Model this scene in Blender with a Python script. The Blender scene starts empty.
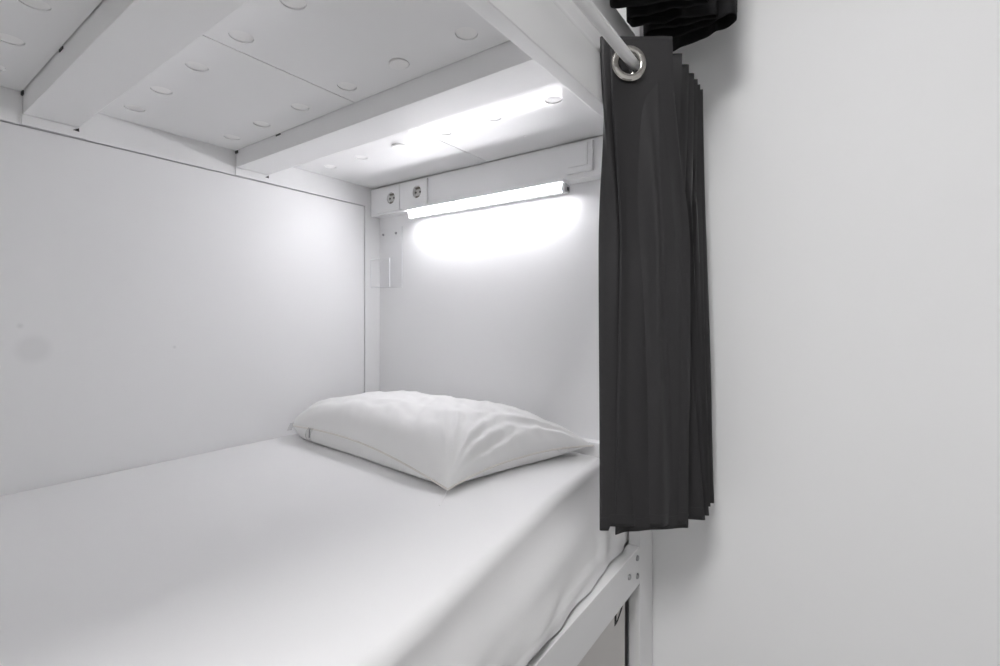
import bpy, bmesh, math, random
from mathutils import Vector, Matrix, noise

random.seed(7)
PI = math.pi
SC = bpy.context.scene
COL = SC.collection

# ------------------------------------------------------------------ camera, world, light, exposure
EYE = 0.95                                   # lens height above the floor
cam_d = bpy.data.cameras.new('camera')
cam = bpy.data.objects.new('camera', cam_d)
COL.objects.link(cam)
cam.location = (0, 0, EYE)
cam.rotation_euler = (PI / 2, 0, math.radians(35.32))
cam_d.sensor_width = 36
cam_d.lens = 480.88 / 1000 * 36
cam_d.shift_y = -14.5 / 1000
cam_d.clip_start = 0.01
SC.camera = cam

world = bpy.data.worlds.new('world')
SC.world = world
world.use_nodes = True
world.node_tree.nodes['Background'].inputs[0].default_value = (0.9, 0.93, 1, 1)
world.node_tree.nodes['Background'].inputs[1].default_value = 0.05

SC.view_settings.view_transform = 'Standard'
SC.view_settings.look = 'None'
SC.view_settings.gamma = 1
SC.view_settings.use_curve_mapping = False
SC.view_settings.exposure = 0.37
SC.cycles.diffuse_bounces = 6

CEILING_LAMP = 17.0                            # emission of the aisle's ceiling panel
LED_LAMP = 50.0                               # emission of the reading lamp


# ------------------------------------------------------------------ materials
def mat(name, col, rough=0.5, metal=0.0, spec=0.5, bump=None, vary=None, emit=None, sheen=0.0, coat=0.0):
    m = bpy.data.materials.new(name)
    m.use_nodes = True
    nt = m.node_tree
    b = nt.nodes['Principled BSDF']
    b.inputs['Base Color'].default_value = (*col, 1)
    b.inputs['Roughness'].default_value = rough
    b.inputs['Metallic'].default_value = metal
    b.inputs['Specular IOR Level'].default_value = spec
    b.inputs['Sheen Weight'].default_value = sheen
    b.inputs['Coat Weight'].default_value = coat
    tc = nt.nodes.new('ShaderNodeTexCoord')
    if vary:
        scale, amt = vary
        n = nt.nodes.new('ShaderNodeTexNoise')
        n.inputs['Scale'].default_value = scale
        n.inputs['Detail'].default_value = 4
        nt.links.new(tc.outputs['Object'], n.inputs['Vector'])
        mx = nt.nodes.new('ShaderNodeMix')
        mx.data_type = 'RGBA'
        mx.inputs['A'].default_value = (*[c * (1 - amt) for c in col], 1)
        mx.inputs['B'].default_value = (*[min(1, c * (1 + amt)) for c in col], 1)
        nt.links.new(n.outputs['Fac'], mx.inputs['Factor'])
        nt.links.new(mx.outputs['Result'], b.inputs['Base Color'])
    if bump:
        scale, st = bump
        n = nt.nodes.new('ShaderNodeTexNoise')
        n.inputs['Scale'].default_value = scale
        n.inputs['Detail'].default_value = 3
        nt.links.new(tc.outputs['Object'], n.inputs['Vector'])
        bp = nt.nodes.new('ShaderNodeBump')
        bp.inputs['Strength'].default_value = st
        bp.inputs['Distance'].default_value = 0.002
        nt.links.new(n.outputs['Fac'], bp.inputs['Height'])
        nt.links.new(bp.outputs['Normal'], b.inputs['Normal'])
    if emit:
        b.inputs['Emission Color'].default_value = (*emit[0], 1)
        b.inputs['Emission Strength'].default_value = emit[1]
    return m


M = {}
M['plaster'] = mat('white_wall_paint', (0.868, 0.870, 0.874), 0.6, bump=(60, 0.06), vary=(3, 0.008))
M['room_paint'] = mat('room_paint', (0.60, 0.60, 0.60), 0.8, vary=(2, 0.01))
M['floor'] = mat('grey_vinyl', (0.25, 0.245, 0.24), 0.45, vary=(30, 0.08))
M['steel'] = mat('white_powder_coat', (0.84, 0.84, 0.842), 0.42, spec=0.4, bump=(500, 0.03))
M['deck'] = mat('white_deck_sheet', (0.84, 0.84, 0.842), 0.16, spec=0.17, bump=(7, 0.008))
M['laminate'] = mat('white_laminate', (0.85, 0.85, 0.855), 0.45, spec=0.4)
M['cap'] = mat('white_plastic_cap', (0.83, 0.825, 0.82), 0.42)
M['plastic'] = mat('white_plastic', (0.84, 0.84, 0.845), 0.38)
M['sheet'] = mat('white_cotton_sheet', (0.855, 0.852, 0.856), 0.85, spec=0.2, bump=(900, 0.08), sheen=0.1)
M['pillowcase'] = mat('white_pillowcase', (0.88, 0.877, 0.872), 0.75, spec=0.25, bump=(700, 0.06), sheen=0.1)
M['seam'] = mat('cream_seam', (0.80, 0.77, 0.73), 0.8)
M['curtain'] = mat('charcoal_curtain', (0.025, 0.0238, 0.0252), 0.5, spec=0.4, bump=(1400, 0.15), sheen=0.03, vary=(25, 0.06))
M['curtain_dark'] = mat('black_curtain', (0.011, 0.0105, 0.0115), 0.7, spec=0.2, bump=(1400, 0.15), vary=(25, 0.06))
M['chrome'] = mat('brushed_chrome', (0.50, 0.48, 0.45), 0.2, metal=1)
M['bolt'] = mat('zinc_bolt', (0.42, 0.42, 0.43), 0.35, metal=1)
M['drawer'] = mat('pale_drawer_board', (0.66, 0.64, 0.62), 0.5, vary=(4, 0.02))
M['insert'] = mat('grey_socket_insert', (0.50, 0.495, 0.48), 0.45)
M['black'] = mat('plain_black', (0.012, 0.012, 0.012), 0.6)  # also colours the shade put into the panel gap and beam notches
M['dark'] = mat('dark_clip', (0.05, 0.05, 0.05), 0.5)
M['brass'] = mat('dull_brass_contact', (0.22, 0.20, 0.17), 0.5, metal=0.6)
M['alu'] = mat('lamp_end_grey', (0.55, 0.55, 0.56), 0.4)
M['led'] = mat('led_diffuser', (0.9, 0.9, 0.92), 0.5, emit=((0.975, 0.965, 1.0), LED_LAMP))
M['panel_light'] = mat('ceiling_light_diffuser', (0.9, 0.9, 0.9), 0.5, emit=((1.0, 0.993, 0.995), CEILING_LAMP))


def back_panel_material():
    """white laminate with the faint round smudge and two specks that the panel has"""
    m = mat('smudged_laminate', (0.85, 0.85, 0.855), 0.45, spec=0.4)
    nt = m.node_tree
    b = nt.nodes['Principled BSDF']
    tc = nt.nodes.new('ShaderNodeNewGeometry')
    last = None
    for (p, r, soft, dark) in (((-1.352, 0.252, EYE - 0.063), 0.026, 0.008, 0.93),
                               ((-1.352, 0.232, EYE - 0.015), 0.004, 0.003, 0.88),
                               ((-1.352, 0.508, EYE - 0.071), 0.003, 0.002, 0.86)):
        d = nt.nodes.new('ShaderNodeVectorMath'); d.operation = 'DISTANCE'
        d.inputs[1].default_value = p
        nt.links.new(tc.outputs['Position'], d.inputs[0])
        mr = nt.nodes.new('ShaderNodeMapRange')
        mr.inputs['From Min'].default_value = r - soft
        mr.inputs['From Max'].default_value = r + soft
        mr.inputs['To Min'].default_value = dark
        mr.inputs['To Max'].default_value = 1
        nt.links.new(d.outputs['Value'], mr.inputs['Value'])
        if last is None:
            last = mr.outputs['Result']
        else:
            mu = nt.nodes.new('ShaderNodeMath'); mu.operation = 'MULTIPLY'
            nt.links.new(last, mu.inputs[0]); nt.links.new(mr.outputs['Result'], mu.inputs[1])
            last = mu.outputs[0]
    mx = nt.nodes.new('ShaderNodeMix'); mx.data_type = 'RGBA'
    mx.inputs['A'].default_value = (0, 0, 0, 1)
    mx.inputs['B'].default_value = (0.85, 0.85, 0.855, 1)
    nt.links.new(last, mx.inputs['Factor'])
    nt.links.new(mx.outputs['Result'], b.inputs['Base Color'])
    return m


M['smudged'] = back_panel_material()


def clear_material(name, gloss=0.1, tint=(0.998, 0.998, 1.0)):
    m = bpy.data.materials.new(name)
    m.use_nodes = True
    nt = m.node_tree
    nt.nodes.clear()
    out = nt.nodes.new('ShaderNodeOutputMaterial')
    t = nt.nodes.new('ShaderNodeBsdfTransparent')
    t.inputs[0].default_value = (*tint, 1)
    g = nt.nodes.new('ShaderNodeBsdfGlossy')
    g.inputs['Roughness'].default_value = gloss
    fr = nt.nodes.new('ShaderNodeFresnel')
    fr.inputs[0].default_value = 1.3
    mx = nt.nodes.new('ShaderNodeMixShader')
    ge = nt.nodes.new('ShaderNodeNewGeometry')          # reflect on the outer side only
    su = nt.nodes.new('ShaderNodeMath'); su.operation = 'SUBTRACT'
    su.inputs[0].default_value = 1
    nt.links.new(ge.outputs['Backfacing'], su.inputs[1])
    mu = nt.nodes.new('ShaderNodeMath'); mu.operation = 'MULTIPLY'
    nt.links.new(fr.outputs[0], mu.inputs[0]); nt.links.new(su.outputs[0], mu.inputs[1])
    nt.links.new(mu.outputs[0], mx.inputs[0])
    nt.links.new(t.outputs[0], mx.inputs[1])
    nt.links.new(g.outputs[0], mx.inputs[2])
    nt.links.new(mx.outputs[0], out.inputs[0])
    return m


M['acrylic'] = clear_material('clear_acrylic')
M['acrylic_edge'] = mat('acrylic_edge', (0.90, 0.91, 0.93), 0.2)
M['film'] = clear_material('clear_film', 0.15, (0.93, 0.93, 0.93))


# ------------------------------------------------------------------ mesh helpers (world coordinates; z is given from the floor)
def box(bm, x0, x1, y0, y1, z0, z1, bev=0.0, seg=2):
    t = bmesh.new()
    r = bmesh.ops.create_cube(t, size=1)
    for v in t.verts:
        v.co = Vector(((x0 + x1) / 2 + v.co.x * (x1 - x0), (y0 + y1) / 2 + v.co.y * (y1 - y0), (z0 + z1) / 2 + v.co.z * (z1 - z0)))
    if bev:
        bmesh.ops.bevel(t, geom=t.edges[:], offset=bev, segments=seg, affect='EDGES', profile=0.5)
    merge(bm, t)


def merge(bm, t, mx=None):
    if mx is not None:
        t.transform(mx)
    me = bpy.data.meshes.new('tmp')
    t.to_mesh(me)
    bm.from_mesh(me)
    bpy.data.meshes.remove(me)
    t.free()


def frame_of(d):
    d = Vector(d).normalized()
    a = Vector((0, 0, 1)) if abs(d.z) < 0.9 else Vector((1, 0, 0))
    u = d.cross(a).normalized()
    return u, d.cross(u).normalized()


def tube(bm, pts, r, seg=16, caps=True):
    pts = [Vector(p) for p in pts]
    rings = []
    for i, p in enumerate(pts):
        d = (pts[min(i + 1, len(pts) - 1)] - pts[max(i - 1, 0)])
        u, w = frame_of(d)
        rr = r[i] if isinstance(r, (list, tuple)) else r
        rings.append([bm.verts.new(p + (u * math.cos(2 * PI * k / seg) + w * math.sin(2 * PI * k / seg)) * rr) for k in range(seg)])
    for a, b in zip(rings, rings[1:]):
        for k in range(seg):
            bm.faces.new((a[k], a[(k + 1) % seg], b[(k + 1) % seg], b[k]))
    if caps:
        bm.faces.new(list(reversed(rings[0])))
        bm.faces.new(rings[-1])


def lathe(bm, prof, o, axis, seg=24, close=False):
    """prof: list of (radius, height along axis)"""
    o = Vector(o); ax = Vector(axis).normalized()
    u, w = frame_of(ax)
    rings = []
    for (r, h) in prof:
        if r < 1e-6:
            rings.append([bm.verts.new(o + ax * h)])
        else:
            rings.append([bm.verts.new(o + ax * h + (u * math.cos(2 * PI * k / seg) + w * math.sin(2 * PI * k / seg)) * r) for k in range(seg)])
    pairs = list(zip(rings, rings[1:]))
    if close:
        pairs.append((rings[-1], rings[0]))
    for a, b in pairs:
        for k in range(seg):
            k2 = (k + 1) % seg
            if len(a) == 1 and len(b) == 1:
                continue
            if len(a) == 1:
                bm.faces.new((a[0], b[k2], b[k]))
            elif len(b) == 1:
                bm.faces.new((a[k], a[k2], b[0]))
            else:
                bm.faces.new((a[k], a[k2], b[k2], b[k]))


def grid(bm, nu, nv, fn):
    vs = [[bm.verts.new(fn(i / nu, j / nv)) for j in range(nv + 1)] for i in range(nu + 1)]
    for i in range(nu):
        for j in range(nv):
            bm.faces.new((vs[i][j], vs[i + 1][j], vs[i + 1][j + 1], vs[i][j + 1]))
    return vs


def world_loc(o):
    v = Vector((0, 0, 0))
    while o:
        v += o.location
        o = o.parent
    return v


def obj(name, bm, m, parent=None, smooth=True, angle=35, origin=None):
    bmesh.ops.recalc_face_normals(bm, faces=bm.faces[:])
    me = bpy.data.meshes.new(name)
    base = Vector(origin) if origin is not None else (world_loc(parent) if parent else None)
    if base is None:
        xs = [v.co for v in bm.verts]
        base = Vector(((min(c.x for c in xs) + max(c.x for c in xs)) / 2, (min(c.y for c in xs) + max(c.y for c in xs)) / 2, min(c.z for c in xs)))
    for v in bm.verts:
        v.co -= base
    if smooth:
        for f in bm.faces:
            f.smooth = True
        for e in bm.edges:
            if len(e.link_faces) == 2 and e.calc_face_angle(0) > math.radians(angle):
                e.smooth = False
    bm.to_mesh(me)
    bm.free()
    me.materials.append(M[m])
    o = bpy.data.objects.new(name, me)
    COL.objects.link(o)
    o.location = base - (world_loc(parent) if parent else Vector((0, 0, 0)))
    o.parent = parent
    if smooth and len(me.vertices) < 3000:
        wn = o.modifiers.new('normals', 'WEIGHTED_NORMAL'); wn.keep_sharp = True; wn.weight = 100
    return o


def bx(name, m, parent, x0, x1, y0, y1, z0, z1, bev=0.0):
    bm = bmesh.new()
    box(bm, x0, x1, y0, y1, z0, z1, bev)
    return obj(name, bm, m, parent)


def tag(o, label=None, cat=None, group=None, kind=None):
    if label: o['label'] = label
    if cat: o['category'] = cat
    if group: o['group'] = group
    if kind: o['kind'] = kind
    return o


def thing(name, loc, label, cat, group=None):
    o = bpy.data.objects.new(name, None)
    o.empty_display_size = 0.05
    COL.objects.link(o)
    o.location = loc
    return tag(o, label, cat, group)


def inst(src, parent, world, rot=None):
    """a copy sharing mesh data, placed at a world point"""
    c = src.copy()
    COL.objects.link(c)
    c.parent = parent
    c.location = Vector(world) - (world_loc(parent) if parent else Vector((0, 0, 0)))
    if rot: c.rotation_euler = rot
    return c


Z = lambda h: EYE + h                          # heights below are measured from the lens

# ------------------------------------------------------------------ setting: the narrow dormitory room
XL, XR, YB, YF, H = -1.40, 1.35, 1.182, -2.3, 2.55
def struct(name, m, *a, bev=0):
    o = bx(name, m, None, *a, bev)
    o['kind'] = 'structure'
    return o
struct('floor', 'floor', XL - .1, XR + .1, YF - .1, YB + .1, -.1, 0)
struct('ceiling', 'room_paint', XL - .1, XR + .1, YF - .1, YB + .1, H, H + .1)
tag(struct('wall_back', 'plaster', XL - .1, XR + .1, YB, YB + .1, 0, H), 'plain white end wall to the right of the dark curtain')
struct('wall_left', 'room_paint', XL - .1, XL, YF, YB, 0, H)
struct('wall_right', 'room_paint', XR, XR + .1, YF, YB, 0, H)
struct('wall_front', 'room_paint', XL - .1, XR + .1, YF - .1, YF, 0, H)

cl = thing('ceiling_light', (-0.05, -1.0, H - .05), 'flat rectangular ceiling light above the aisle', 'light')
bx('frame', 'plastic', cl, -.37, .27, -1.62, -.38, H - .03, H - .002, .004)
bx('diffuser', 'panel_light', cl, -.35, .25, -1.60, -.40, H - .045, H - .03, .004)

# ------------------------------------------------------------------ the bunk bed frame
WX = -1.35                                    # inner face of the back rail
FX = -0.377                                   # outer face of the posts and the lower side rail
BY0, BY1 = -0.92, 1.18
ZC = Z(.4566)                                 # underside of the upper deck
bunk = thing('bunk_bed', (-.86, .12, 0), 'white steel bunk bed frame with beams and deck panels overhead', 'bunk bed')

for (x0, x1, y0, y1) in ((WX - .03, WX, 1.0935, BY1), (FX - .028, FX, 1.09, BY1), (WX - .03, WX, BY0, BY0 + .09), (FX - .028, FX, BY0, BY0 + .09)):
    bx('post', 'steel', bunk, x0, x1, y0, y1, 0, 2.02, .003)

# back rail under the upper deck, side rails towards the aisle
bx('back_rail', 'steel', bunk, WX - .03, WX + .0008, BY0 + .092, 1.1172, Z(.3915), Z(.50), .0012)
r = bmesh.new()
box(r, -.379, -.3525, BY0, BY1 - .001, Z(.3895), Z(.476), .0025)
ur = obj('side_rail', r, 'steel', bunk)
bx('rail_lip', 'steel', ur, -.376, -.356, BY0, BY1 - .001, Z(.4790), Z(.492), .004)
bx('lip_web', 'steel', ur, -.374, -.366, BY0, BY1 - .001, Z(.4755), Z(.4795))
lr = bx('side_rail', 'steel', bunk, FX - .028, FX, BY0 + .091, 1.0895, Z(-.610), Z(-.5255), .002)
bm = bmesh.new()
lathe(bm, [(0, .0042), (.0035, .0042), (.0058, .0028), (.0066, 0), (.0066, -.002)], (0, 0, 0), (1, 0, 0), 20)
bolt0 = obj('bolt', bm, 'bolt', lr, origin=(0, 0, 0))
bolt0.location = Vector((FX, 1.0695, Z(-.5432))) - world_loc(lr)
inst(bolt0, lr, (FX, 1.0695, Z(-.584)))
inst(bolt0, lr, (FX, 1.019, Z(-.5641)))

# panels closing the bunk
bx('back_panel', 'smudged', bunk, WX - .014, WX - .002, BY0 + .092, 1.0905, Z(-.62), Z(.3890), .0008)
bx('gap_shade', 'black', bunk, WX - .022, WX - .0145, BY0 + .092, 1.0932, Z(.30), Z(.41))  # black strip standing in for the shade inside the panel gap
bx('head_panel', 'laminate', bunk, WX + .0005, FX - .0288, 1.158, 1.172, Z(-.60), Z(.50), .0008)
bx('head_rail', 'steel', bunk, WX + .002, FX - .029, 1.128, 1.1575, Z(-.39), Z(-.313), .003)
bx('lower_deck', 'steel', bunk, WX + .003, FX - .03, BY0 + .1, 1.12, Z(-.60), Z(-.575), .002)

# cross beams with their end brackets and the black shade in the notches at the top
BEAMS = [(-.605, -.517), (-.185, -.097), (.235, .322), (.655, .745)]
ZB = Z(.413)
for i, (y0, y1) in enumerate(BEAMS):
    b = bmesh.new()
    box(b, WX + .0022, -.3795, y0, y1, ZB, ZC + .03, .0018)
    beam = obj('cross_beam', b, 'steel', bunk)
    bx('end_bracket', 'steel', beam, WX, WX + .0045, y0 - .002, y1 + (.058 if i == 3 else .013), Z(.3917), ZB - .001, .0006)
    if i >= 1:
        bx('clip', 'dark', beam, WX + .0024, WX + .014, y0 - .003, y0 + .0005, ZC - .007, ZC + .001)
        bx('clip', 'dark', beam, -1.085 if i < 3 else -1.147, -1.065 if i < 3 else -1.127, y0 - .0015, y0 + .0005, ZC - .0035, ZC + .0005)
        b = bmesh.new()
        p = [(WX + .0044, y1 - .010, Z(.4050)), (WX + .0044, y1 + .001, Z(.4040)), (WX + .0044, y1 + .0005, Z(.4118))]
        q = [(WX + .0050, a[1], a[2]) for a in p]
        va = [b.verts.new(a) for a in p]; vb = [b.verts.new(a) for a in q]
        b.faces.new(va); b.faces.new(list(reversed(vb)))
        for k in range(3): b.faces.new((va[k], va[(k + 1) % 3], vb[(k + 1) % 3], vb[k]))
        obj('notch_shade', b, 'black', beam)  # black triangle painted in for the shaded notch at the beam end

# deck panels between the beams, each with its round press-in caps sitting in shallow holes
CR = .0182
b = bmesh.new()
lathe(b, [(0, .0018), (CR - .0016, .0018), (CR - .0004, .0026), (CR - .0004, .0060)], (0, 0, 0), (0, 0, 1), 28)
cap0 = obj('cap', b, 'cap', bunk, origin=(0, 0, 0), angle=20)
cap_used = False
CAPX = [-1.252, -1.110, -.953, -.793, -.645, -.490]


def deck(x0, x1, y0, y1, holes):
    """sheet panel whose underside has round holes"""
    b = bmesh.new()
    w, z, zt = .026, ZC, ZC + .024
    xs = sorted({x0, x1} | {c + d for (c, r) in holes for d in (-w, w)})
    ys = sorted({y0, y1} | {round(r + d, 5) for (c, r) in holes for d in (-w, w)})
    cache = {}
    def V(x, y, zz):
        k = (round(x, 6), round(y, 6), round(zz, 6))
        if k not in cache: cache[k] = b.verts.new((x, y, zz))
        return cache[k]
    for xa, xb in zip(xs, xs[1:]):
        for ya, yb in zip(ys, ys[1:]):
            cx, cy = (xa + xb) / 2, (ya + yb) / 2
            hit = [h for h in holes if abs(h[0] - cx) < .004 and abs(h[1] - cy) < .004]
            if not hit:
                b.faces.new((V(xa, ya, z), V(xa, yb, z), V(xb, yb, z), V(xb, ya, z)))
                continue
            n = 32
            sq, rm, up = [], [], []
            for k in range(n):
                t = 2 * PI * k / n
                c_, s_ = math.cos(t), math.sin(t)
                m_ = max(abs(c_), abs(s_))
                sq.append(V(cx + w * c_ / m_, cy + w * s_ / m_, z))
                rm.append(b.verts.new((cx + CR * c_, cy + CR * s_, z)))
                up.append(b.verts.new((cx + CR * c_, cy + CR * s_, z + .007)))
            for k in range(n):
                k2 = (k + 1) % n
                b.faces.new((sq[k], sq[k2], rm[k2], rm[k]))
                b.faces.new((rm[k], rm[k2], up[k2], up[k]))
            b.faces.new(up)
    tq = [V(x0, y0, zt), V(x1, y0, zt), V(x1, y1, zt), V(x0, y1, zt)]
    b.faces.new(tq)
    bot_ring = [[V(x, y0, z) for x in xs], [V(x1, y, z) for y in ys], [V(x, y1, z) for x in reversed(xs)], [V(x0, y, z) for y in reversed(ys)]]
    for k in range(4):
        b.faces.new(bot_ring[k] + [tq[(k + 1) % 4], tq[k]])
    return obj('deck_panel', b, 'deck', bunk, smooth=False)


bays = [(BY0 + .092, -.607), (-.515, -.187), (-.095, .2332), (.3238, .6532), (.7468, 1.125)]
for (y0, y1) in bays:
    rows = [y0 + .070, y1 - .055] if y1 < 1 else [.884]
    if y1 < -.2: rows = []                    # nothing of these is in view
    for (x0, x1) in ((WX + .002, -.8402), (-.8378, -.3805)):
        spots = [(cx, round(ry, 5)) for ry in rows for cx in CAPX if x0 < cx < x1]
        d = deck(x0, x1, y0, y1, spots)
        for (cx, ry) in spots:
            popped = (abs(cx + .645) < .01 and abs(ry - .598) < .02) or (abs(cx + .953) < .01 and y1 > 1)
            rot = (0.10, -0.09, 0) if popped else (random.uniform(-.02, .02), random.uniform(-.02, .02), 0)
            pos = (cx, ry, ZC - (.0045 if popped else random.uniform(0, .0006)))
            if not cap_used:
                cap_used = True
                c = cap0; c.parent = d; c.location = Vector(pos) - world_loc(d); c.rotation_euler = rot
            else:
                c = inst(cap0, d, pos, rot)
        if y1 > 1 and x1 > -.5:
            b = bmesh.new()
            lathe(b, [(0, -.0012), (.0035, -.0010), (.0045, 0), (.0045, .003)], (-.645, 1.018, ZC), (0, 0, 1), 14)
            obj('screw', b, 'cap', d)

# ------------------------------------------------------------------ mattresses
def edge_x(y):
    """line of the mattress' upper front edge, which swells towards the foot"""
    k = [(-.95, -.372), (.20, -.374), (.40, -.392), (.60, -.420), (.86, -.455), (1.08, -.474), (1.13, -.482)]
    for (a, xa), (c, xc) in zip(k, k[1:]):
        if y <= c:
            t = (y - a) / (c - a)
            return xa + (xc - xa) * t
    return k[-1][1]


def smooth(a, b, t):
    t = max(0, min(1, (t - a) / (b - a)))
    return t * t * (3 - 2 * t)


MT = Z(-.3435)
mt = thing('mattress', (-.86, .12, Z(-.575)), 'white fitted sheet mattress of the lower bunk under the pillow', 'mattress')
bm = bmesh.new()
NY, Y0M, Y1M = 220, -.80, 1.124
prof_n = 84
def mat_pt(u, v):
    y = Y0M + (Y1M - Y0M) * v
    ends = smooth(0, .06, v)
    ex = edge_x(y)
    xin = WX + .002
    # u along the section: 0 back bottom .. top .. front edge .. side .. hem on the rail
    if u < .06:
        t = u / .06
        return Vector((xin, y, Z(-.57) + (MT - .006 - Z(-.57)) * t))
    if u < .60:
        t = (u - .06) / .54
        x = xin + (ex - .022 - xin) * t
        z = MT - .006 * (1 - smooth(0, .03, t)) + .0012 * noise.noise(Vector((x * 3, y * 3, 1)))
        z += .003 * math.sin(PI * t) - .020 * (1 - ends) ** 2
        z -= .004 * smooth(.85, 1, t)
        return Vector((x, y, z))
    if u < .74:
        t = (u - .60) / .14
        a = t * math.radians(84)
        rr = .024
        x = ex - .022 + rr * math.sin(a)
        z = MT - .004 - rr * (1 - math.cos(a)) * 1.0 - .020 * (1 - ends) ** 2
        return Vector((x, y, z))
    t = (u - .74) / .26
    a = math.radians(84)
    xs = ex - .022 + .024 * math.sin(a)
    zs = MT - .004 - .024 * (1 - math.cos(a)) - .020 * (1 - ends) ** 2
    # hem: lies on the rail towards the camera, slips behind it at the head
    hem = smooth(.62, 1.02, y)
    wav = .0015 * math.sin(y * 31) + .005 * noise.noise(Vector((y * 9, 3, 0)))
    xh = -.3815 - .021 * hem + wav * .5
    zh = Z(-.5225) + .003 * abs(noise.noise(Vector((y * 14, 7, 0)))) + .004 * (1 - hem)
    bulge = .022 * math.sin(PI * t) * smooth(.0, .5, t)
    x = xs + (xh - xs) * t + bulge * (.55 + .5 * noise.noise(Vector((y * 4, t * 2, 5))))
    z = zs + (zh - zs) * t
    # loose gathers above the hem
    w = smooth(.35, .95, t)
    x += w * .008 * noise.noise(Vector((y * 11 + t * 3.2, t * 2.2, 2)))
    dent = math.exp(-((y - .97) / .07) ** 2) * math.exp(-((t - .80) / .16) ** 2)
    x += .008 * dent * math.sin((y * 1.0 + t * .16) * 60)
    fold = math.exp(-((t - (.93 - .25 * smooth(.55, .95, y) * .4)) / .035) ** 2)
    x += .004 * fold
    x -= .05 * (1 - ends) ** 2
    return Vector((min(x, -.3635 - .045 * smooth(.97, 1.08, y)), y, z))
sheet_vs = grid(bm, prof_n, NY, mat_pt)
# head and foot ends, then the underside
for j in (0, NY):
    bm.faces.new([sheet_vs[i][j] for i in range(prof_n + 1)])
obj('fitted_sheet', bm, 'sheet', mt, angle=60)
bm = bmesh.new()
box(bm, WX + .006, -.53, Y0M + .02, Y1M - .01, Z(-.5745), Z(-.40), .02)
obj('core', bm, 'sheet', mt)

um = thing('mattress', (-.86, .12, ZC + .03), 'white mattress of the upper bunk, edge glimpsed above the curtain rod', 'mattress')
bm = bmesh.new()
box(bm, WX + .004, -.383, BY0 + .1, 1.086, ZC + .0305, ZC + .20, .012, 4)
obj('fitted_sheet', bm, 'sheet', um)

# ------------------------------------------------------------------ pillow
A, B, C, Dp = Vector((-1.318, .772)), Vector((-.620, .700)), Vector((-.505, 1.118)), Vector((-1.285, 1.105))
PT = .127
pil = thing('pillow', (-.93, .95, MT), 'plump white pillow with creased corners lying on the lower mattress', 'pillow')
def pil_uv(u, v):
    """outline position with bowed-in sides; u,v in -1..1"""
    su, sv = (u + 1) / 2, (v + 1) / 2
    p = A * (1 - su) * (1 - sv) + B * su * (1 - sv) + C * su * sv + Dp * (1 - su) * sv
    c = (A + B + C + Dp) / 4
    # pull the sides in between the corners
    k = .050 * (1 - u * u) * abs(v) ** 3 + .040 * (1 - v * v) * abs(u) ** 3
    if u < 0: k += .055 * abs(u) ** 7 * abs(v) ** 7
    return p + (c - p) * k * 1.6


def seam_z(u, v):
    # height of the piped seam above the mattress: low at the front right corner, lifted along the left
    left = (1 - u) / 2
    edge_mid = (1 - u * u) * abs(v) ** 2 * .022 + (1 - v * v) * abs(u) ** 2 * .018
    return .006 + .022 * left + edge_mid + (.012 if v > 0 else 0) * max(0, v) * (u + 1) / 2


def crease(u, v):
    s = 0.0
    p = pil_uv(u, v)
    # creases fan out from the four corners
    for (cu, cv, n, amp, reach) in ((1, -1, 15, .0085, 1.0), (1, 1, 11, .006, .8), (-1, -1, 9, .0040, .6), (-1, 1, 8, .003, .6)):
        du, dv = (u - cu) * .34, (v - cv) * .20
        r = math.hypot(du, dv)
        th = math.atan2(dv, du)
        w = math.exp(-((r - .13) / (.13 * reach)) ** 2)
        if cu > 0 and cv < 0: w *= 1 - smooth(2.15, 2.75, th)
        s += amp * w * (noise.noise(Vector((th * n * .55, r * 4.5, cu * 3 + cv))) * 1.6)
    s += .0065 * noise.noise(Vector((p.x * 9 + p.y * 6, p.y * 15, 4)))
    s += .0042 * noise.noise(Vector((p.x * 24, p.y * 34 + p.x * 14, 9)))
    # ridges gathered across the right half
    rd = math.exp(-((u - .45) / .42) ** 2) * math.exp(-((v + .1) / .6) ** 2)
    s += .0045 * rd * noise.noise(Vector((p.x * 42 + p.y * 22, p.y * 7, 6)))
    return s


def pil_h(u, v):
    return (max(0, 1 - abs(u) ** 3.2) * max(0, 1 - abs(v) ** (4.2 if v < 0 else 2.6))) ** .5


bm = bmesh.new()
NU, NV = 150, 100
def remap(t):
    s = t * 2 - 1
    return math.sin(s * PI / 2)
def top_pt(a, b):
    u, v = remap(a), remap(b)
    p = pil_uv(u, v)
    h = pil_h(u, v)
    lean = 1 + .03 * u
    z = seam_z(u, v) + (PT - seam_z(u, v)) * h * lean + crease(u, v) * min(1, h * 2.2)
    # the lower rim bulges outwards over the seam
    return Vector((p.x, p.y, MT + .006 + z))
def bot_pt(a, b):
    u, v = remap(a), remap(b)
    p = pil_uv(u, v)
    h = pil_h(u, v)
    z = seam_z(u, v) * (1 - min(1, h * 2.6)) + .002 * crease(u, v)
    return Vector((p.x, p.y, MT + .007 + max(0.0, z)))
grid(bm, NU, NV, top_pt)
grid(bm, NU, NV, bot_pt)
bmesh.ops.remove_doubles(bm, verts=bm.verts[:], dist=.0022)
obj('case', bm, 'pillowcase', pil, angle=75)
bm = bmesh.new()
edge = []
for k in range(80): edge.append((-1 + 2 * k / 80, -1))
for k in range(60): edge.append((1, -1 + 2 * k / 60))
for k in range(80): edge.append((1 - 2 * k / 80, 1))
for k in range(60): edge.append((-1, 1 - 2 * k / 60))
pts = []
for (u, v) in edge + edge[:1]:
    p = pil_uv(u, v)
    pts.append((p.x, p.y, MT + .007 + seam_z(u, v)))
tube(bm, pts, .0021, 8)
obj('piping', bm, 'seam', pil)
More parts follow.
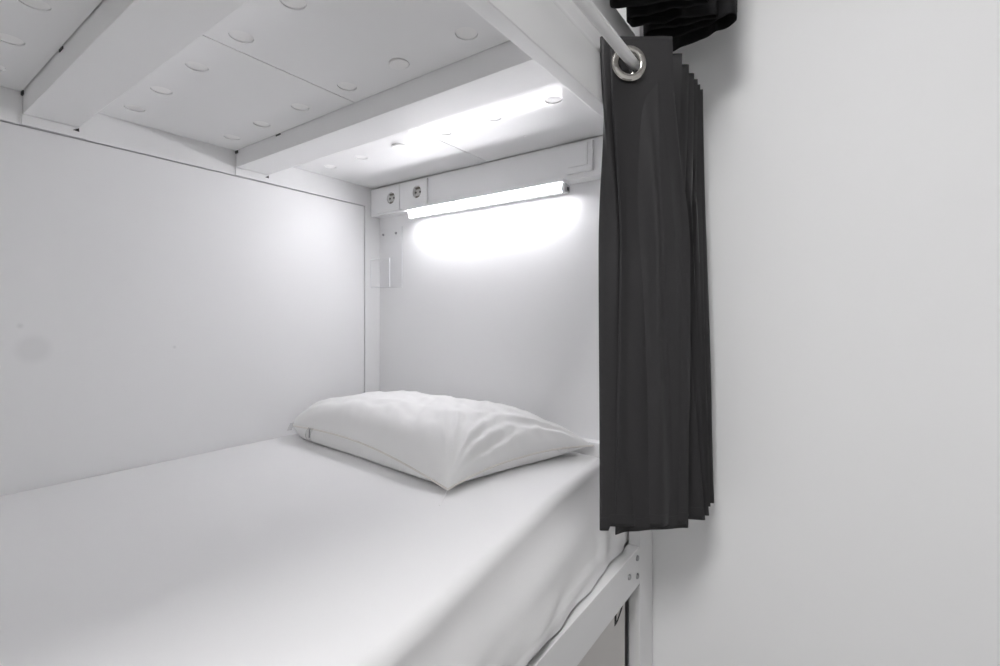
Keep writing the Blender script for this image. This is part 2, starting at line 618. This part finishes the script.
# clear care tag on the front seam, a small one at the left end, and a loose thread at the corner
def seam_at(u, v, dz=0):
    p = pil_uv(u, v)
    return Vector((p.x, p.y, MT + .007 + seam_z(u, v) + dz))
bm = bmesh.new()
p = seam_at(-.60, -1)
def tag_pt(a, b):
    return Vector((p.x - .011 + .024 * a + .004 * b, p.y - .003 - .012 * math.sin(b * 2.4), p.z + .004 - .030 * b))
grid(bm, 4, 8, tag_pt)
ct = obj('care_tag', bm, 'film', pil); ct['label'] = 'clear plastic care tag'
so = ct.modifiers.new('thick', 'SOLIDIFY'); so.thickness = .0008
bx('tag_clip', 'bolt', ct, p.x - .002, p.x + .001, p.y - .009, p.y - .006, p.z - .022, p.z + .003)
bm = bmesh.new()
q = seam_at(1, -1)
tube(bm, [q, q + Vector((.010, -.018, -.003)), q + Vector((.024, -.045, -.0045)), q + Vector((.033, -.060, -.0045))], .0007, 6)
obj('loose_thread', bm, 'pillowcase', pil)
bm = bmesh.new()
q = seam_at(-1, -.90)
grid(bm, 3, 5, lambda a, b: Vector((q.x - .004 - .010 * b, q.y - .012 + .014 * a - .004 * b, q.z + .002 - .022 * b)))
t2 = obj('corner_tag', bm, 'film', pil)
so = t2.modifiers.new('thick', 'SOLIDIFY'); so.thickness = .0008

# ------------------------------------------------------------------ power panel on the head wall
PX0, PX1, PY, PZ0, PZ1 = WX + .001, FX - .029, 1.118, Z(.3572), Z(.4515)
pp = thing('power_panel', (-.87, 1.14, PZ0), 'long white power panel with sockets and switch above the reading lamp', 'power panel')
bx('housing', 'plastic', pp, PX0, PX1, PY, 1.1578, PZ0, PZ1, .0015)


def socket(x0, x1, cx, cz, label):
    z0, z1 = Z(.3625), Z(.4475)
    yf, yb = PY - .0075, PY
    b = bmesh.new()
    n, rad = 32, .0195
    fr, ib = [], []
    def sq(a):
        dx, dz = math.cos(a), math.sin(a)
        ts = []
        if dx > 1e-9: ts.append((x1 - .001 - cx) / dx)
        if dx < -1e-9: ts.append((x0 + .001 - cx) / dx)
        if dz > 1e-9: ts.append((z1 - cz) / dz)
        if dz < -1e-9: ts.append((z0 - cz) / dz)
        t = min(ts)
        return cx + dx * t, cz + dz * t
    angs = sorted([2 * PI * k / n for k in range(n)] + [math.atan2(zz - cz, xx - cx) % (2 * PI) for xx in (x0 + .001, x1 - .001) for zz in (z0, z1)])
    rim, out, back, cup = [], [], [], []
    for a in angs:
        X, Zz = sq(a)
        out.append(b.verts.new((X, yf, Zz)))
        back.append(b.verts.new((X, yb, Zz)))
        rim.append(b.verts.new((cx + rad * math.cos(a), yf, cz + rad * math.sin(a))))
        cup.append(b.verts.new((cx + rad * .95 * math.cos(a), yb - .0012, cz + rad * .95 * math.sin(a))))
    m_ = len(angs)
    for k in range(m_):
        k2 = (k + 1) % m_
        b.faces.new((out[k], out[k2], rim[k2], rim[k]))
        b.faces.new((out[k], back[k], back[k2], out[k2]))
        b.faces.new((rim[k], rim[k2], cup[k2], cup[k]))
    b.faces.new(cup)
    s = obj('socket', b, 'plastic', pp)
    s['label'] = label
    for dz in (.0125, -.0155):
        bx('earth_contact', 'brass', s, cx - .0085, cx + .0085, yf + .0015, yb - .001, cz + dz - .003, cz + dz + .003, .0008)
    for dx in (-.0095, .0095):
        c = bmesh.new()
        lathe(c, [(0, -.001), (.0034, -.001), (.0034, .001)], (cx + dx, yb - .0018, cz), (0, 1, 0), 14)
        obj('pin_hole', c, 'dark', s)
    c = bmesh.new()
    lathe(c, [(0, -.0004), (.0160, -.0004), (.0160, .0004)], (cx, yb - .0014, cz), (0, 1, 0), 24)
    obj('insert', c, 'insert', s)
    return s
socket(-1.325, -1.1955, -1.2385, Z(.4065), 'white wall socket nearest the corner')
socket(-1.1945, -1.0715, -1.116, Z(.4085), 'white wall socket next to the lamp')
sw = bmesh.new()
box(sw, -.578, -.504, PY - .009, PY, Z(.3700), Z(.4470), .0025)
sw = obj('light_switch', sw, 'plastic', pp)
bm = bmesh.new()
box(bm, -.571, -.5165, PY - .0135, PY - .0085, Z(.3855), Z(.4425), .0015)
rk = obj('rocker', bm, 'plastic', sw)
rk.rotation_euler = (0, 0, 0)

# ------------------------------------------------------------------ reading lamp
lp = thing('reading_lamp', (-.86, 1.11, Z(.323)), 'lit white LED strip lamp under the power panel', 'lamp')
LX0, LX1 = -1.142, -.575
b = bmesh.new()
box(b, LX0 - .018, LX1 - .0005, 1.0890, 1.1285, Z(.3482), Z(.3570), .001)  # front lip added to hold the lamp's upward light off the deck
box(b, LX0 - .004, LX1 - .0005, 1.1130, 1.1285, Z(.3280), Z(.3490), .001)
obj('housing', b, 'plastic', lp)
b = bmesh.new()
box(b, LX0, LX1 - .013, 1.1005, 1.1128, Z(.3265), Z(.3478), .004, 3)
obj('diffuser', b, 'led', lp)
b = bmesh.new()
box(b, LX1 - .0128, LX1, 1.0995, 1.1275, Z(.3255), Z(.3480), .003)
obj('end_cap', b, 'alu', lp)
b = bmesh.new()
box(b, LX0 - .006, LX0 - .0002, 1.1005, 1.1275, Z(.3260), Z(.3480), .002)
obj('end_cap', b, 'plastic', lp)
bx('lens_plug', 'dark', lp, LX1, LX1 + .0015, 1.110, 1.119, Z(.3300), Z(.3390))
bx('diffuser_rim', 'alu', lp, LX0, LX1 - .013, 1.1020, 1.1040, Z(.3247), Z(.3264), .0004)

# ------------------------------------------------------------------ clear acrylic pocket in the corner
ho = thing('acrylic_holder', (-1.29, 1.14, Z(.105)), 'small clear acrylic pocket fixed to the head panel in the corner', 'holder')
hx0, hx1, hz0, hz1 = -1.341, -1.232, Z(.108), Z(.318)
bx('back_plate', 'acrylic', ho, hx0, hx1, 1.1545, 1.1575, hz0, hz1, .0004)
bx('front_plate', 'acrylic', ho, hx0, hx1 - .012, 1.110, 1.1125, hz0, Z(.205), .0004)
bx('bottom_plate', 'acrylic', ho, hx0, hx1 - .006, 1.1125, 1.1545, hz0, hz0 + .0025, .0004)
for (x, y) in ((hx0, 1.110), (hx1 - .0135, 1.110)):
    bx('edge', 'acrylic_edge', ho, x, x + .0014, y, y + .0024, hz0, Z(.205))
bx('edge', 'acrylic_edge', ho, hx1 - .0012, hx1, 1.1550, 1.1572, hz0, hz1)
bx('edge', 'acrylic_edge', ho, hx0, hx1 - .012, 1.1098, 1.1120, hz0 - .0006, hz0 + .0016)
bx('edge', 'acrylic_edge', ho, hx0, hx1 - .012, 1.1100, 1.1124, Z(.2040), Z(.2054))
for x in (-1.3265, -1.2615):
    b = bmesh.new()
    lathe(b, [(0, .0035), (.0030, .0030), (.0045, 0), (.0045, -.001)], (x, 1.1545, Z(.297)), (0, -1, 0), 14)
    obj('screw', b, 'bolt', ho)

# ------------------------------------------------------------------ curtain rods and curtains
def rod(x, z, label, y0, group=None):
    t = thing('curtain_rod', (x, .13, z), label, 'curtain rod')
    b = bmesh.new()
    tube(b, [(x, y0, z), (x, 1.176, z)], .0096, 24)
    obj('tube', b, 'steel', t)
    b = bmesh.new()
    lathe(b, [(0, 0), (.020, 0), (.020, -.004), (.012, -.008), (.0098, -.016)], (x, 1.1815, z), (0, 1, 0), 24)
    obj('wall_flange', b, 'steel', t)
    b = bmesh.new()
    tube(b, [(x, y0 + .02, z), (x - .04 - (.01 if z > 1.6 else 0), y0 + .02, z)], .006, 12)
    obj('bracket', b, 'steel', t)
    return t
RX, RZ = -.305, Z(.459)
rod(RX, RZ, 'white curtain rod of the lower bunk threading the dark curtain', BY0)
rod(RX, 2.0, 'white curtain rod of the upper bunk high above', BY0)


def rounded(poly, n_arc=5, rad=.010, step=.0055):
    """round the corners of a plan polyline, then resample evenly"""
    pts = [Vector(p) for p in poly]
    out = [pts[0]]
    for a, b_, c in zip(pts, pts[1:], pts[2:]):
        d1, d2 = (a - b_), (c - b_)
        k1, k2 = min(rad, d1.length * .45), min(rad, d2.length * .45)
        s, e = b_ + d1.normalized() * k1, b_ + d2.normalized() * k2
        for k in range(n_arc + 1):
            t = k / n_arc
            out.append(s * (1 - t) ** 2 + b_ * 2 * t * (1 - t) + e * t * t)
    out.append(pts[-1])
    return out


def resample(pts, n):
    L = [0]
    for a, b_ in zip(pts, pts[1:]): L.append(L[-1] + (b_ - a).length)
    res, i = [], 0
    for k in range(n + 1):
        s = L[-1] * k / n
        while i < len(L) - 2 and L[i + 1] < s: i += 1
        t = (s - L[i]) / max(1e-9, L[i + 1] - L[i])
        res.append(pts[i].lerp(pts[i + 1], t))
    return res


def curtain(name, label, top, bot, ztop, zbot, rodx, rodz, m, rad=.010, group=None, per=26, belly=.0, sag=None):
    """zig-zag cloth between plan polylines top and bot; rings on the panels in ring_idx"""
    t = thing(name, (rodx, sum(p[1] for p in top) / len(top), zbot), label, 'curtain', group)
    T = [Vector((p[0], p[1])) for p in top]; Bo = [Vector((p[0], p[1])) for p in bot]
    nseg = len(T) - 1
    # same parametrisation for both: per panel
    def plan(poly):
        pr = rounded(poly, rad=rad)
        return resample(pr, nseg * per)
    Tp, Bp = plan(T), plan(Bo)
    n = nseg * per
    rows = 110
    rings = []
    for i in range(nseg):
        a, c = T[i], T[i + 1]
        if (a.x - rodx) * (c.x - rodx) >= 0: continue
        small = i == 1 and m == 'curtain'
        k = (rodx - a.x) / (c.x - a.x)
        p = a.lerp(c, k)
        d = (c - a).normalized()
        rings.append((Vector((p.x, p.y, rodz - .0085)), Vector((d.x, d.y, 0)), Vector((-d.y, d.x, 0)), small))
    bm = bmesh.new()
    vs = []
    for i in range(n + 1):
        col = []
        for j in range(rows + 1):
            v = j / rows
            kx = max(0, min(1, (-.25 - Tp[i].x) / .08))
            if i < per * 1.5: kx = 1
            w = kx * smooth(0, .42, v) + (1 - kx) * v ** 1.25
            p = Tp[i].lerp(Bp[i], w)
            s = i / per
            amp = .011 * smooth(.05, .35, v) + (.004 if belly else 0) * smooth(.5, 1, v)
            q = Vector((noise.noise(Vector((s * 3.1, v * 1.3, 11))), noise.noise(Vector((s * 3.1, v * 1.3, 23)))))
            p = p + q * amp
            zz = ztop + (zbot - ztop) * v
            if Z(.375) < zz < Z(.51): p.x = max(p.x, -.3508)
            if sag: zz += sag(s, v)
            col.append(bm.verts.new((p.x, p.y, zz)))
        vs.append(col)
    for i in range(n):
        for j in range(rows):
            c = (vs[i][j].co + vs[i + 1][j + 1].co) / 2
            hole = False
            for (o, d, nn, small) in rings:
                r_ = c - o
                if small: r_ = r_ - Vector((0, 0, .0085))
                if abs(r_.dot(nn)) < (.004 if small else .008) and math.hypot(r_.dot(d), r_.z) < (.0195 if small else .0240): hole = True
            if not hole:
                bm.faces.new((vs[i][j], vs[i + 1][j], vs[i + 1][j + 1], vs[i][j + 1]))
    stitch = [vs[i][rows - 3].co.copy() for i in range(n + 1)]
    o = obj('fabric', bm, m, t, angle=80)
    so = o.modifiers.new('thick', 'SOLIDIFY'); so.thickness = .0014; so.offset = 0
    bm = bmesh.new()                          # stitched hem
    tube(bm, [co for co in stitch], .0011, 6)
    obj('hem_stitch', bm, m, t)
    for (c, d, nn, small) in rings:
        if small: continue
        b = bmesh.new()
        prof = [(.0205, -.0030), (.0205, .0030), (.0225, .0042), (.0262, .0046), (.0300, .0034), (.0318, .0010), (.0318, -.0010), (.0300, -.0034), (.0262, -.0046), (.0225, -.0042)]
        lathe(b, prof, c, nn, 36, close=True)
        obj('grommet', b, 'chrome', t)
    return t

top = [(-.331, .802), (-.240, .880), (-.3518, .799), (-.337, .888), (-.240, .945), (-.335, .935), (-.2405, .993), (-.335, .985), (-.2405, 1.034),
       (-.335, 1.022), (-.2405, 1.064), (-.335, 1.055), (-.2405, 1.092), (-.335, 1.085), (-.241, 1.118), (-.33, 1.135)]
bot = [(-.345, .869), (-.234, .972), (-.378, .854), (-.352, .925), (-.262, .990), (-.345, .965), (-.221, 1.022), (-.345, 1.0), (-.2155, 1.05),
       (-.345, 1.03), (-.226, 1.075), (-.34, 1.06), (-.221, 1.108), (-.34, 1.09), (-.224, 1.13), (-.33, 1.15)]
curtain('curtain', 'charcoal grommet curtain of the lower bunk drawn back at the head end', top, bot, Z(.502), Z(-.404), RX, RZ, 'curtain',
        belly=1,
        sag=lambda s, v: -.008 * max(0, 1 - s * 2.2) * v ** 8 + (.008 * v ** 8 if 1.3 < s < 2.6 else 0) - (.010 * (1 - v) ** 12 * max(0, 1 - s) ))
# the upper bunk's curtain: its gathered hem hangs just above the lower one
ubot = [(-.21, .800), (-.354, .838), (-.354, .880), (-.210, .935), (-.196, .965), (-.352, .915), (-.352, .955), (-.20, 1.000), (-.192, 1.022),
        (-.340, .985), (-.338, 1.022), (-.250, 1.046), (-.172, 1.020), (-.160, 1.048), (-.205, 1.072), (-.34, 1.096)]
utop = [(x * .98, y) for (x, y) in ubot]
curtain('curtain', 'black gathered hem of the upper bunk curtain at the top of the picture', utop, ubot, 2.04, Z(.592), RX, 2.0, 'curtain_dark',
        rad=.018, per=14)

# drawer front under the lower bunk, printed with a black mark that the rail half hides
dr = thing('underbed_drawer', (-.60, .55, 0.02), 'pale grey drawer front under the lower side rail beside the post', 'drawer')
bx('front', 'drawer', dr, -.414, -.400, .14, 1.056, .03, Z(-.613), .0012)
bx('carcass', 'black', dr, -.80, -.4145, .16, 1.066, .03, Z(-.62))
bm = bmesh.new()
def stroke(pts, w):
    va = []
    for (y, z) in pts:
        va.append((bm.verts.new((-.3994, y - w, Z(z))), bm.verts.new((-.3994, y + w, Z(z)))))
    for p_, q_ in zip(va, va[1:]): bm.faces.new((p_[0], p_[1], q_[1], q_[0]))
stroke([(1.041, -.614), (1.038, -.640), (1.029, -.650), (1.016, -.658), (1.006, -.663), (.998, -.666)], .0060)
stroke([(.9985, -.636), (.998, -.650), (.9975, -.666)], .0050)
mk = obj('printed_mark', bm, 'black', dr)
so = mk.modifiers.new('thick', 'SOLIDIFY'); so.thickness = .0006
